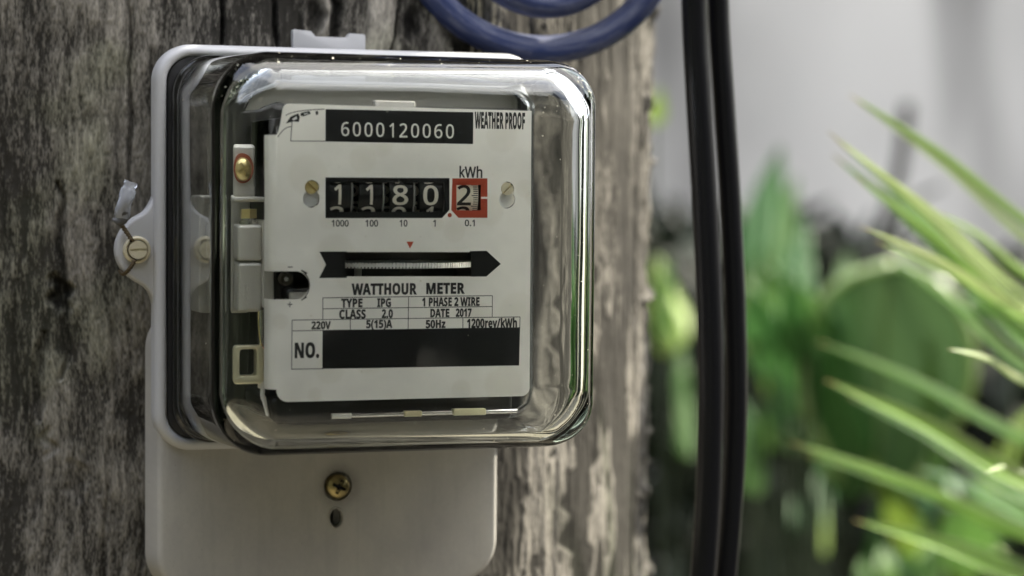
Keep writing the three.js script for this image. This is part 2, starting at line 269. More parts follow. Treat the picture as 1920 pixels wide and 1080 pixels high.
// glass cover: a closed shell with thick wavy walls
{
  const hx = 68.6, hy = 68.6, cx = 1.6, cy = -0.4, FR = 17, ZF = 13, TH = 5;
  const ring = (i, z, r) => ({ p: rr(cx, cy, hx - i, hy - i, Math.max(0.6, r), 18, 22), z });
  const rings = [];
  // inside, from the centre of the front outwards and back to the rim
  const inR = FR - TH;
  for (const k of [60, 50, 40, 32, 26, 21]) rings.push(ring(k, ZF - TH, 2 + (60 - k) * 0.06));
  for (let k = 0; k <= 12; k++) { const a = k / 12 * Math.PI / 2; rings.push(ring(TH + inR - inR * Math.sin(a), ZF - FR + inR * Math.cos(a), 5 + 12 * Math.sin(a))); }
  for (const [z, d] of [[-10, 4.9], [-20, 4.7], [-30, 4.5], [-40, 4.3], [-50, 4.0], [-60, 3.7], [-66.2, 3.4]]) rings.push(ring(d, z, mix(13, 17, clamp((z + 66) / 56))));
  rings.push(ring(2.9, -67, 13), ring(-1.2, -67, 13.5), ring(-1.9, -66.5, 14), ring(-2.1, -65.4, 14.2), ring(-2, -63, 14.2), ring(-1.6, -62, 14.2), ring(-0.9, -61, 14.5));
  for (const z of [-59, -50, -40, -30, -20, -10, -6]) rings.push(ring(-0.9 + 0.9 * (z + 59) / 59, z, mix(15, 21, clamp((z + 59) / 55))));
  for (let k = 0; k <= 14; k++) { const a = k / 14 * Math.PI / 2; rings.push(ring(FR - FR * Math.cos(a), ZF - FR + FR * Math.sin(a), 21 - 14 * Math.sin(a))); }
  for (const k of [20, 24, 30, 40, 50, 60]) rings.push(ring(k, ZF, Math.max(2, 7 - (k - 17) * 0.12)));
  // close at the centres
  const wob = (x, y, z) => { const inside = 0; const w = (a, b, s, q) => (fbm(a * s + q, b * s + q * 1.7, 2) - 0.5); return [x + w(y, z, 0.02, 3) * 0.45 * (Math.abs(x) > 50 ? 1 : 0), y + w(x, z, 0.02, 11) * 0.45 * (Math.abs(y) > 50 ? 1 : 0), z + w(x, y, 0.035, 21 + (z > 10.5 ? 5 : 0)) * 0.22 * (z > 5 ? 1 : 0)]; };
  const g = loft(rings, { capStart: true, capEnd: true, wob });
  const gc = part('glass_cover', g, glass, meter);
  // dust and fine chips that cling to the outside of the glass
  { const r = rng(12), P = g.attributes.position, n = rings[0].p.length, first = 33, dust = []; const c = new THREE.CircleGeometry(1, 5), Nn = g.attributes.normal, up = V3(0, 0, 1);
    for (let t = 0; t < 30000 && dust.length < 620; t++) { const v = Math.floor((first + r() * (rings.length - first)) * n) % (rings.length * n), p = V3(P.getX(v), P.getY(v), P.getZ(v)), m = V3(Nn.getX(v), Nn.getY(v), Nn.getZ(v)); if (p.z < -58 || m.z < -0.2) continue; const wgt = 0.06 + 0.6 * sst(p.y, 40, 66) + 0.5 * sst(p.x, 40, 66) + 0.35 * sst(-p.y, 45, 66) * sst(p.x, -20, 30); if (r() > wgt) continue;
      const side = V3(m.y, -m.x, 0.3).cross(m).normalize(); p.addScaledVector(side, (r() - 0.5) * 3.2); const sz = 0.07 + 0.3 * Math.pow(r(), 4); const k = c.clone(); k.scale(sz * (0.6 + r()), sz, 1); k.applyQuaternion(new THREE.Quaternion().setFromUnitVectors(up, m)); k.translate(p.x + m.x * 0.05, p.y + m.y * 0.05, p.z + m.z * 0.05); dust.push(k); }
    const d = part('dust', mergeGeometries(dust), std(rgb(0.55, 0.52, 0.42), 0.9), gc); d.userData.kind = 'stuff'; }
}
// name plate with its print
const PX = (px, py) => onZ(px, py, 0);
{
  const X0 = -48, X1 = 46, Y0 = -51.5, Y1 = 51.5, K = 19.5, W = Math.round((X1 - X0) * K), H = Math.round((Y1 - Y0) * K);
  const cv = document.createElement('canvas'); cv.width = W; cv.height = H; const c = cv.getContext('2d');
  c.fillStyle = '#e5e2da'; c.fillRect(0, 0, W, H);
  { const im = c.getImageData(0, 0, W, H); for (let i = 0, j = 0; j < H; j++) for (let k = 0; k < W; k++, i += 4) { const n = (fbm(k * 0.005, j * 0.005, 4) - 0.5) * 20 + (perm[(k * 7919 + j * 104729) & 65535] - 0.5) * 5; for (let q = 0; q < 3; q++) im.data[i + q] += n; } c.putImageData(im, 0, 0); }
  { const r = rng(55); for (let k = 0; k < 260; k++) { const x = r() * W, y = r() * H, q = 0.5 + 2.2 * Math.pow(r(), 4); c.fillStyle = `rgba(70,60,40,${0.1 + 0.4 * r()})`; c.beginPath(); c.arc(x, y, q, 0, 7); c.fill(); } for (let k = 0; k < 26; k++) { const x = r() * W, y = H * (0.05 + 0.95 * r()), q = 40 + 120 * r(), gr = c.createRadialGradient(x, y, 0, x, y, q); gr.addColorStop(0, 'rgba(150,140,110,0.10)'); gr.addColorStop(0.8, 'rgba(150,140,110,0.07)'); gr.addColorStop(1, 'rgba(150,140,110,0)'); c.fillStyle = gr; c.fillRect(x - q, y - q, 2 * q, 2 * q); } }
  const C = (px, py) => { const p = PX(px, py); return [(p.x - X0) * K, (Y1 - p.y) * K]; };
  const ink = '#0d0d0e';
  const poly = (pts, f = ink) => { c.fillStyle = f; c.beginPath(); pts.forEach((p, i) => (i ? c.lineTo(...C(...p)) : c.moveTo(...C(...p)))); c.closePath(); c.fill(); };
  const line = (pts, w = 0.3, f = ink) => { c.strokeStyle = f; c.lineWidth = w * K; c.beginPath(); pts.forEach((p, i) => (i ? c.lineTo(...C(...p)) : c.moveTo(...C(...p)))); c.stroke(); };
  const rect = (x0, y0, x1, y1, f = ink) => { const a = C(x0, y0), b = C(x1, y1); c.fillStyle = f; c.fillRect(a[0], a[1], b[0] - a[0], b[1] - a[1]); };
  // text fitted between its top left and bottom right corners
  const text = (s, x0, y0, x1, y1, { f = ink, bold = false, font = 'sans-serif', heavy = 5 } = {}) => {
    const a = C(x0, y0), b = C(x1, y1); c.save(); c.font = (bold ? 'bold ' : '') + '100px ' + font; c.fillStyle = f; c.textBaseline = 'alphabetic'; c.textAlign = 'left';
    const m = c.measureText(s), w = m.actualBoundingBoxRight + m.actualBoundingBoxLeft, h = m.actualBoundingBoxAscent + m.actualBoundingBoxDescent;
    c.translate(a[0], a[1]); c.scale((b[0] - a[0]) / w, (b[1] - a[1]) / h); c.fillText(s, m.actualBoundingBoxLeft, m.actualBoundingBoxAscent); if (heavy) { c.strokeStyle = f; c.lineWidth = heavy; c.strokeText(s, m.actualBoundingBoxLeft, m.actualBoundingBoxAscent); } c.restore();
  };
  // serial bar
  rect(608, 205, 884, 270);
  '6000120060'.split('').forEach((d, i) => { const x = 637.5 + i * 21.75, y = 229 + i * 0.45, n = d === '1'; text(d, x + (n ? 3 : 0), y, x + (n ? 11 : 15), y + 26.5, { f: '#dcdcd2', heavy: 1 }); });
  // partly worn mark and its outline at the top left
  line([[546, 222], [543, 264.5], [608, 265]], 0.25); c.strokeStyle = ink; c.lineWidth = 0.25 * K; c.beginPath(); c.moveTo(...C(519, 257)); c.quadraticCurveTo(...C(532, 236), ...C(545.5, 238)); c.stroke(); c.beginPath(); c.moveTo(...C(534, 217)); c.quadraticCurveTo(...C(545, 207), ...C(606, 205)); c.stroke();
  poly([[534, 232], [543, 219], [557, 213], [560, 220], [558, 229], [548, 228]]); poly([[545, 224], [554, 218], [555, 223], [549, 226]], '#dddcd8'); poly([[562, 212], [578, 208.5], [580, 214], [566, 218.5], [561, 217]]); poly([[567, 213.5], [575, 212], [575, 214], [568, 215.5]], '#dddcd8'); poly([[589, 209], [594, 208.5], [594, 215.5], [590, 216]]);
  text('WEATHER PROOF', 887.5, 210, 981, 242, { bold: true });
  text('kWh', 859, 311, 901, 333, { heavy: 4 });
  // register surround
  poly([[608, 332.5], [840, 334], [840, 393.5], [826, 408.8], [608, 408.8]]);
  poly([[845.5, 334.5], [911, 334.5], [911, 408.5], [857, 408.5], [843.5, 394]], '#9c3c22'); line([[899, 371], [911, 371]], 0.7, '#dddcd8');
  { const p = C(840.5, 403.5); c.fillStyle = '#9c3c22'; c.beginPath(); c.arc(p[0], p[1], 0.75 * K, 0, 7); c.fill(); }
  text('1000', 620, 412.5, 651, 424.5); text('100', 683, 412.5, 706, 424.5); text('10', 747, 412.5, 761, 424.5); text('1', 810, 412.5, 814, 424.3); text('0.1', 869, 412.3, 887, 424);
  poly([[759.5, 453], [773, 453], [766, 466]], '#b0482a');
  // arrow
  poly([[596.5, 471.7], [648, 471.4], [648, 520.7], [596, 521], [609, 496]]); poly([[878, 470.6], [909.5, 470], [936, 494.5], [909, 518.2], [878, 518.4]]);
  text('WATTHOUR', 657.5, 531.5, 778, 551.5, { bold: true }); text('METER', 797, 530.5, 867.5, 550, { bold: true });
  for (const l of [[[603, 558], [920.3, 554]], [[603, 578.5], [920, 574.5]], [[545.5, 599.8], [972, 593.8]], [[545.5, 620], [972, 614]], [[603, 558], [603, 600]], [[763.4, 556], [762.5, 617.5]], [[920.3, 554], [919.8, 594.5]], [[545.5, 599.8], [544.5, 691.5], [604, 690.7]], [[972, 593.8], [971.5, 615]], [[654.5, 598.5], [654.5, 619]], [[865, 595.5], [865, 616]]]) line(l, 0.24);
  text('TYPE', 638, 560, 677, 575.3, { bold: true }); text('IPG', 705, 559.3, 730, 574.8, { bold: true }); text('1 PHASE 2 WIRE', 789, 558, 896, 573, { bold: true });
  text('CLASS', 634, 580.5, 683, 596.5, { bold: true }); text('2.0', 713.5, 579.8, 733.5, 595.5, { bold: true }); text('DATE', 804.5, 579, 839.5, 593.7, { bold: true }); text('2017', 852, 578.3, 881, 593, { bold: true });
  text('220V', 582, 602.5, 617.5, 616.5, { bold: true }); text('5(15)A', 684.5, 600, 732.5, 617, { bold: true }); text('50Hz', 796, 599.5, 832, 614, { bold: true }); text('1200rev/kWh', 873, 597, 966, 613, { bold: true });
  text('NO.', 551, 642.5, 595.5, 669.8, { bold: true });
  poly([[602.5, 618.5], [972, 614], [970, 684.7], [602, 691]]);
  // adjuster marks
  line([[537.5, 500.6], [546.5, 500.4]], 0.3); line([[536.5, 570.5], [546, 570.2]], 0.3); line([[541.2, 565.5], [541.2, 575.3]], 0.3);
  { c.strokeStyle = ink; c.lineWidth = 0.32 * K; const a = []; for (let i = 0; i <= 20; i++) { const t = -0.95 + 1.9 * i / 20; a.push([541 + 37 * Math.cos(t), 534.5 + 34.5 * Math.sin(t)]); } line(a, 0.3); poly([[562, 505.5], [575, 513], [572, 510]]); poly([[562.5, 505], [574, 511], [571.5, 514.5]]); poly([[562, 563.8], [573.5, 557.5], [571.5, 554.5]]); }
  const map = new THREE.CanvasTexture(cv); map.colorSpace = THREE.SRGBColorSpace;
  const plateMat = std(0xffffff, 0.38, { map });
  // outline with slot, windows and keyholes
  const s = new THREE.Shape(), BX = -45.5;
  s.moveTo(BX, -14.2); { const n = PX(541, 534.5), r = 4.75; const yT = n.y + r, yB = n.y - r;
    s.moveTo(BX, yB); s.lineTo(BX, -46.3); s.absarc(BX + 4, -46.3, 4, Math.PI, 1.5 * Math.PI, false); s.lineTo(42.2, -50.3); s.absarc(42.2, -47.3, 3, -Math.PI / 2, 0, false); s.lineTo(45.2, 49.8); s.lineTo(-41.5, 50.6); s.quadraticCurveTo(-43.2, 50.4, -43.6, 48.5); s.quadraticCurveTo(-44.3, 43, BX, 40); s.lineTo(BX, yT); s.lineTo(n.x + 2, yT); s.absarc(n.x + 2, n.y, r, Math.PI / 2, -Math.PI / 2, true); s.closePath(); }
  const holeRect = (x0, y0, x1, y1) => { const p = new THREE.Path(), q = [[x0, y0], [x1, y0], [x1, y1], [x0, y1]].map(([x, y]) => PX(x, y)); p.moveTo(q[0].x, q[0].y); for (const v of q.slice(1)) p.lineTo(v.x, v.y); p.closePath(); s.holes.push(p); };
  holeRect(617, 342, 831, 397); holeRect(853, 347, 899, 394.5); holeRect(645, 472.5, 881, 518);
  const keyhole = (px, py) => { const p = PX(px, py), r = 2.45, R2 = 3.0, d = 3.9, q = new THREE.Path(); const y2 = p.y - d; const a = 0.72; const xi = r * Math.cos(-a), yi = -r * Math.sin(a); q.absarc(p.x, p.y, r, -a, Math.PI + a, false); const b = Math.asin(clamp((p.y + yi - y2) / R2, -1, 1)); q.absarc(p.x - 0.2, y2, R2, Math.PI - b, 2 * Math.PI + b, false); q.closePath(); s.holes.push(q); return [p.x, p.y]; };
  const k1 = keyhole(583, 351), k2 = keyhole(949, 354);
  const pg = new THREE.ExtrudeGeometry(s, { depth: 0.7, bevelEnabled: false, curveSegments: 24 }); pg.translate(0, 0, -0.7);
  // rolled left edge
  const roll = (ya, yb) => { const n = 10, p = [], id = []; for (let i = 0; i <= n; i++) { const a = i / n * Math.PI / 2 * 1.0; for (const y of [ya, yb]) p.push(BX - 2.6 * Math.sin(a), y, -2.6 * (1 - Math.cos(a)) - (i === n ? 4 : 0)); } for (let i = 0; i < n; i++) id.push(2 * i, 2 * i + 2, 2 * i + 1, 2 * i + 1, 2 * i + 2, 2 * i + 3); const g = new THREE.BufferGeometry(); g.setAttribute('position', new THREE.Float32BufferAttribute(p, 3)); g.setAttribute('uv', new THREE.Float32BufferAttribute(p.flatMap((_, i) => (i % 3 ? [] : [0, 0])), 2)); g.setIndex(id); g.computeVertexNormals(); return g; };
  const nY = PX(541, 534.5).y;
  const full = merge(pg, roll(40, nY + 4.75), roll(nY - 4.75, -46));
  { const P = full.attributes.position, u = full.attributes.uv; for (let i = 0; i < P.count; i++) u.setXY(i, (P.getX(i) - X0) / (X1 - X0), (P.getY(i) - Y0) / (Y1 - Y0)); }
  const plate = part('name_plate', full, plateMat, meter);
  // screws in the keyholes
  for (const [[x, y], tilt, m] of [[k1, -0.75, brass], [k2, 0.75, creamMetal]]) {
    const hd = cylZ(2.35, -3.4, -0.25, 0, 0, 40, 2.2), sl = new THREE.BoxGeometry(6, 0.85, 3).rotateZ(tilt).translate(0, 0, -0.2), g = cut(hd, sl); g.translate(x, y, 0);
    part('plate_screw', toCreasedNormals(plain(g), 0.5), m, plate);
    part('washer', cylZ(3.6, -2.6, -1.8, x - 0.2, y - 3.1), std(rgb(0.62, 0.62, 0.60), 0.35, { metalness: 0.3 }), plate);
  }
}
// register: four black drums and a white one
{
  const axY = PX(740, 365).y, axZ = -13, R = 12;
  const drum = (px, d, white) => {
    const w = white ? 8.2 : 9.4, cv = document.createElement('canvas'), cw = 192, ch = Math.round(cw * 2 * Math.PI * R / w); cv.width = cw; cv.height = ch; const c = cv.getContext('2d');
    c.fillStyle = white ? '#d8d3c0' : '#0b0b0c'; c.fillRect(0, 0, cw, ch);
    const step = ch / 10;
    for (let k = 0; k < 10; k++) {
      const n = ((k - d) % 10 + 10) % 10, y = (n * step) % ch; // lower on the drum = further on
      for (const yy of [y, y + ch, y - ch]) { c.save(); c.font = (white ? '' : '') + '100px sans-serif'; c.fillStyle = white ? '#101010' : '#cfcabb'; const m = c.measureText(String(k)); const h = m.actualBoundingBoxAscent, ww = m.actualBoundingBoxRight - m.actualBoundingBoxLeft; const H = (white ? 7.0 : 6.7) / w * cw, Wd = (k === 1 ? (white ? 2.4 : 2.3) : (white ? 4.9 : 5.3)) / w * cw; c.translate(cw * (white ? 0.38 : 0.40), yy); c.scale(Wd / (m.actualBoundingBoxRight + m.actualBoundingBoxLeft), H / h); c.lineWidth = 3; c.strokeStyle = c.fillStyle; const ox = -(m.actualBoundingBoxRight - m.actualBoundingBoxLeft) / 2; c.fillText(String(k), ox, h / 2); c.strokeText(String(k), ox, h / 2); c.restore(); }
      if (white) for (let q = 0; q < 10; q++) { const yy = (n + q / 10 - 0.5) * step; c.fillStyle = '#101010'; for (const z of [yy, yy + ch, yy - ch]) c.fillRect(cw * (q % 5 ? 0.78 : 0.70), z, cw * (q % 5 ? 0.2 : 0.28), cw * 0.035); }
    }
    const map = new THREE.CanvasTexture(cv); map.colorSpace = THREE.SRGBColorSpace; map.wrapT = map.wrapS = THREE.RepeatWrapping;
    const n = 96, p = [], uv = [], id = [];
    // canvas row 0 sits at the front and rows run downwards
    for (let i = 0; i <= n; i++) { const a = i / n * 2 * Math.PI; for (const k of [0, 1]) { p.push((k - 0.5) * w, axY - R * Math.sin(a), axZ + R * Math.cos(a)); uv.push(k, 1 - i / n); } }
    for (let i = 0; i < n; i++) id.push(2 * i, 2 * i + 2, 2 * i + 1, 2 * i + 1, 2 * i + 2, 2 * i + 3);
    const g = new THREE.BufferGeometry(); g.setAttribute('position', new THREE.Float32BufferAttribute(p, 3)); g.setAttribute('uv', new THREE.Float32BufferAttribute(uv, 2)); g.setIndex(id); g.computeVertexNormals();
    const x = onZ(px, 365, -1).x + 0.4; g.translate(x, 0, 0);
    const m = part('number_drum', g, std(0xffffff, 0.4, { map }), meter, white ? 'cream tenths drum with black figures' : undefined);
    if (!white) part('divider', cylX(12.3, x + w / 2 - 0.9, x + w / 2 - 0.4, axY, axZ, 128), std(rgb(0.2, 0.195, 0.18), 0.4), m);
  };
  [[634, 1], [693, 1], [751, 8], [808, 0]].forEach(([x, d]) => drum(x, d, false)); drum(871, 2, true);
}
// works behind the plate
{
  const w = part('frame_casting', merge(box(-43, 43, -4, 10.5, -70, -46), box(-43, 43, 29, 46, -70, -8), box(-43, -36, -46, 46, -70, -16), box(37, 43, -46, 46, -70, -16)), darkSteel, meter);
  part('coil_block', box(-40, 41, -47, -12, -62, -9, 2), darkSteel, meter);
  const ky = onZ(760, 498, -4).y;
  const disc = cylY(38, ky - 0.45, ky + 0.45, 0, -41, 160);
  const rim = []; for (let i = 0; i < 200; i++) { const a = i / 200 * 2 * Math.PI; const b = new THREE.BoxGeometry(0.7, 1.9, 0.6); b.rotateY(a); b.translate(38.1 * Math.sin(a), ky, -41 + 38.1 * Math.cos(a)); rim.push(b); }
  const d = part('rotor_disc', disc, alu, meter); part('rotor_teeth', mergeGeometries(rim), std(rgb(0.85, 0.84, 0.8), 0.4, { metalness: 0.2 }), d);
  part('disc_shaft', cylY(1.3, -12, ky - 1, -12, -20, 20), std(rgb(0.3, 0.3, 0.28), 0.4, { metalness: 0.5 }), meter);
  { const a = onZ(536, 523, -5); const ad = part('adjuster_screw', cylZ(2.3, -9, -5, a.x, a.y, 32, 2.1), std(rgb(0.10, 0.09, 0.07), 0.35, { metalness: 0.8 }), meter); part('screw_tip', cylZ(1.0, -5.2, -4.2, a.x - 0.4, a.y, 24, 0.8), zinc, ad); const b = onZ(560, 556, -6); part('adjuster_plate', box(b.x - 3.5, b.x + 5, b.y - 5, b.y + 1.6, -8, -6, 0.6), castAlu, meter); }
  part('inner_panel', merge(box(-66.2, 64.5, -64, 53, -73.5, -60, 3), box(-66.2, -47, 40, 64.5, -73.4, -60.1, 3)), darkSteel, meter);
  // left side
  const q = (px, py, z) => onZ(px, py, z);
  part('brake_magnet', box(-56.5, -46.8, -3.0, 9.4, -44, -15, 1.2, 3), castAlu, meter, 'upper cast brake magnet');
  part('brake_magnet', box(-56.2, -46.6, -20.5, -3.5, -44, -15, 1.4, 3), castAlu, meter, 'lower cast brake magnet');
  part('magnet_bracket', merge(box(-58.5, -46, -22.5, 19.5, -62, -45.5, 1, 2), box(-47, -43.5, -19, 11, -40, -13, 0.5)), castAlu, meter);
  const hx = new THREE.CylinderGeometry(3.5, 3.5, 3.2, 6).translate(-51, 13.2, -22);
  const hb = part('hex_bolt', toCreasedNormals(plain(hx), 0.3), brass, meter);
  part('washer', merge(cylY(3, 10.6, 11.5, -51, -22), cylY(3.9, 9.5, 10.5, -51, -22)), zinc, hb);
  const tab = part('mounting_tab', merge(box(-57, -45, 18.5, 37.5, -40, -36.5, 1.8, 4), box(-58, -44, 17.2, 19, -40, -22, 0.8, 2)), castAlu, meter);
  part('red_washer', cylZ(5.3, -36.5, -35.4, -51.5, 29, 32), redFibre, tab);
  { const hd = new THREE.LatheGeometry([[0, -1], [4.2, -1], [4.2, 0.3], [3.7, 1.5], [2.4, 2.3], [0, 2.6]].map(([x, y]) => new THREE.Vector2(x, y)), 40).rotateX(Math.PI / 2); const arm = (r) => new THREE.BoxGeometry(1.1, 5, 3.4).rotateZ(r).translate(0, 0, 2.6); const g = cut(hd, arm(0.5), arm(0.5 + Math.PI / 2)); g.translate(-51.5, 28.6, -35.4); part('terminal_screw', toCreasedNormals(plain(g), 0.6), brass, tab); }
  // zinc terminal bracket with a slot
  { const s = new THREE.Shape(); const R = rr(-52.4, -38.6, 6, 6.6, 1.8, 6, 2), I = rr(-52.2, -37.8, 3.2, 4.6, 1.2, 6, 2); R.forEach((p, i) => (i ? s.lineTo(...p) : s.moveTo(...p))); const h = new THREE.Path(); I.forEach((p, i) => (i ? h.lineTo(...p) : h.moveTo(...p))); s.holes.push(h); part('terminal_bracket', toCreasedNormals(new THREE.ExtrudeGeometry(s, { depth: 6, bevelEnabled: true, bevelSize: 0.3, bevelThickness: 0.3, bevelOffset: -0.3, bevelSegments: 2 }).translate(0, 0, -20), 0.5), std(rgb(0.78, 0.72, 0.5), 0.3, { metalness: 0.55 }), meter); }
  const co = []; for (let i = 0; i < 7; i++) co.push(new THREE.TorusGeometry(4.2, 0.4, 8, 32).rotateX(Math.PI / 2).translate(-43.5, -33 - i * 0.95, -18)); part('copper_coil', mergeGeometries(co), copper, meter);
  part('coil_former', cylY(4.2, -47, -39.5, -43.5, -18, 32), std(rgb(0.75, 0.73, 0.7), 0.5), meter);
  part('lead_wire', tube([[-48, -20, -16], [-48.2, -25, -15], [-47.6, -30, -15], [-46.5, -34, -16]], 0.28), brass, meter);
  part('support_rod', cylY(1.4, -33, -20, -45.8, -20, 20), zinc, meter);
  part('white_lead', tube([[-46, -40, -16], [-46.4, -50, -15], [-45.5, -58, -18]], 0.9), std(rgb(0.7, 0.69, 0.66), 0.5), meter);
  // row along the bottom
  const by = onZ(800, 777, -8).y;
  const rod = part('glass_rod', cylX(0.9, -24, 44, by, -10, 20), zinc, meter);
  part('rod_sleeve', cylX(1.1, -24, -17, by, -9.8, 20), std(rgb(0.75, 0.74, 0.7), 0.4), rod);
  part('ferrule', box(2, 8.5, by - 1.0, by + 1.2, -11, -8.4, 0.4), std(rgb(0.62, 0.56, 0.36), 0.4), rod);
  part('ferrule', box(20, 32, by - 1.0, by + 1.5, -11.4, -8.2, 0.4), std(rgb(0.66, 0.62, 0.42), 0.4), rod);
  part('bottom_frame', box(-44, 44, -61, -50, -66, -14, 2), darkSteel, meter);
  part('plate_hook', box(-11, 3.5, 49.5, 52.4, -6, -2, 0.6), castAlu, meter);
}
// ------------------------------------------------------------------ lead seal on the lug
{
  const p = (x, y, z) => { const v = onZ(x, y, z); return [v.x, v.y, v.z]; };
  const b = onZ(235, 440, -70);
  const seal = thing('wire_seal', 'twisted wire seal with a crushed clear sleeve threaded through the meter lug', 'seal', b.x / 1000, b.y / 1000, b.z / 1000);
  const twist = (pts, n) => { const cu = new THREE.CatmullRomCurve3(pts.map((q) => V3(...q))); return merge(...[0, Math.PI].map((ph) => { const a = []; for (let i = 0; i <= 80; i++) { const q = cu.getPoint(i / 80), w = i / 80 * n * 2 * Math.PI + ph; a.push(V3(q.x + 0.42 * Math.cos(w), q.y + 0.25 * Math.sin(w), q.z + 0.42 * Math.sin(w))); } return new THREE.TubeGeometry(new THREE.CatmullRomCurve3(a), 160, 0.5, 8); })); };
  part('twisted_wire', twist([p(248, 452, -68), p(240, 440, -68.4), p(232, 428, -68.6), p(226, 418, -68.5), p(229, 404, -68), p(231, 392, -67.8), p(233, 380, -67.6), p(235, 372, -67.6)], 8), std(rgb(0.085, 0.06, 0.03), 0.5, { metalness: 0.4 }), seal);
  part('twisted_wire', twist([p(252, 489, -68.2), p(246, 500, -68.4), p(238, 510, -69.5), p(231, 514, -72), p(226, 508, -75)], 5), std(rgb(0.085, 0.06, 0.03), 0.5, { metalness: 0.4 }), seal);
  const sl = (pts, r) => { const g = tube(pts, 1, 30, 14), P = g.attributes.position; const cu = new THREE.CatmullRomCurve3(pts.map((q) => V3(...q))); for (let i = 0; i <= 30; i++) { const ctr = cu.getPointAt(i / 30), rad = r(i / 30); for (let k = 0; k <= 14; k++) { const v = i * 15 + k, a = k / 14 * 2 * Math.PI; const f = rad * (1 + 0.12 * Math.sin(2 * a + i * 0.3)); P.setXYZ(v, ctr.x + (P.getX(v) - ctr.x) * f, ctr.y + (P.getY(v) - ctr.y) * f, ctr.z + (P.getZ(v) - ctr.z) * f * 0.7); } } g.computeVertexNormals(); return g; };
  part('clear_sleeve', sl([p(226, 416, -68.4), p(229, 402, -67.6), p(232, 385, -67.2), p(238, 366, -67), p(243, 350, -67), p(246, 341, -67)], (t) => 2.1 + 0.8 * Math.sin(t * 3.1) - (t > 0.82 ? 0.35 : 0) + (t > 0.93 ? 0.5 : 0)), clearPlastic, seal);
  part('crimp', sl([p(221, 417, -68.6), p(226, 412, -68), p(230, 402, -67.5), p(232, 395, -67.2)], (t) => 2.5 - 0.5 * t), std(rgb(0.06, 0.058, 0.055), 0.4), seal);
}
// ------------------------------------------------------------------ cables
{
  // corrugated blue cable coiled against the trunk
  const cx = 63, cy = 0, L = [];
  const c0 = onZ(1022, -195, -98);
  const b = onZ(1040, 93, -98);
  const inB = onZ(1040, 9, -98); const pts = []; const Rr = 57;
  // two turns of a loose coil whose lowest bends hang into the picture
  const mid = V3(c0.x - 1, b.y + Rr, -98);
  for (let i = 0; i <= 96; i++) { const t = i / 48, a = -Math.PI / 2 - 2.6 + t * 2 * Math.PI; const k = sst(i, 34, 62), r = mix(Rr, 33, k), up = k * (inB.y + 33 - mid.y); pts.push([mid.x + r * 1.06 * Math.cos(a), mid.y + up + r * Math.sin(a), -99 + 6 * t - Math.max(0, (mid.x + r * Math.cos(a) - 40)) * 0.12]); }
  const cu = new THREE.CatmullRomCurve3(pts.map((q) => V3(...q))); const N = 900, RS = 20; const g = new THREE.TubeGeometry(cu, N, 5.7, RS);
  const t = thing('cable_coil', 'dusty blue black cable coiled in loops above the meter', 'cable', mid.x / 1000, mid.y / 1000, -0.098);
  const map = dataTex(512, 128, (u, v, o, i, j) => { const n = fbm(i * 0.03, j * 0.14, 5), d = sst(n, 0.40, 0.72) * (0.35 + 0.3 * noise(i * 0.3, j * 0.3)); o[0] = mix(0.018, 0.2, d * 0.6); o[1] = mix(0.032, 0.21, d * 0.6); o[2] = mix(0.11, 0.28, d * 0.6); }, true); map.repeat.set(4, 1);
  part('cable_sheath', g, std(0xffffff, 0.5, { map, bumpMap: speck, bumpScale: 0.0003 }), t);
}
{
  const black = phys(rgb(0.008, 0.008, 0.009), 0.42, { specularIntensity: 0.55, roughnessMap: smudge, bumpMap: speck, bumpScale: 0.0001 });
  const path = (xs, d) => xs.map(([x, y]) => at(x, y, d).multiplyScalar(1000).toArray());
  const mk = (label, xs, r, d) => { const p = path(xs, d), m = p[p.length - 1]; const top = [p[0][0], p[0][1] + 900, p[0][2]], bot = [m[0] - 60, m[1] - 900, m[2]]; const t = thing('power_cable', label, 'cable', m[0] / 1000, m[1] / 1000, m[2] / 1000); part('cable_sheath', tube([top, [p[0][0] - 3, p[0][1] + 200, p[0][2]], ...p, [m[0] - 16, m[1] - 120, m[2]], bot], r, 240, 28), black, t); };
  mk('thick black cable hanging straight down nearest the trunk', [[1302, 0], [1310, 180], [1321, 370], [1331, 600], [1332, 800], [1318, 1080]], 5.2, 0.86);
  mk('thinner black cable hanging close behind the thick one, farther from the trunk', [[1347, 0], [1357, 180], [1369, 370], [1379, 600], [1380, 800], [1361, 1080]], 4.4, 0.87);
}
// ------------------------------------------------------------------ plants
function leafMat(c, tr, rough = 0.24) { return phys(c, rough, { specularIntensity: rough > 0.4 ? 0.4 : 1, transmission: tr, thickness: 0, side: THREE.DoubleSide }); }
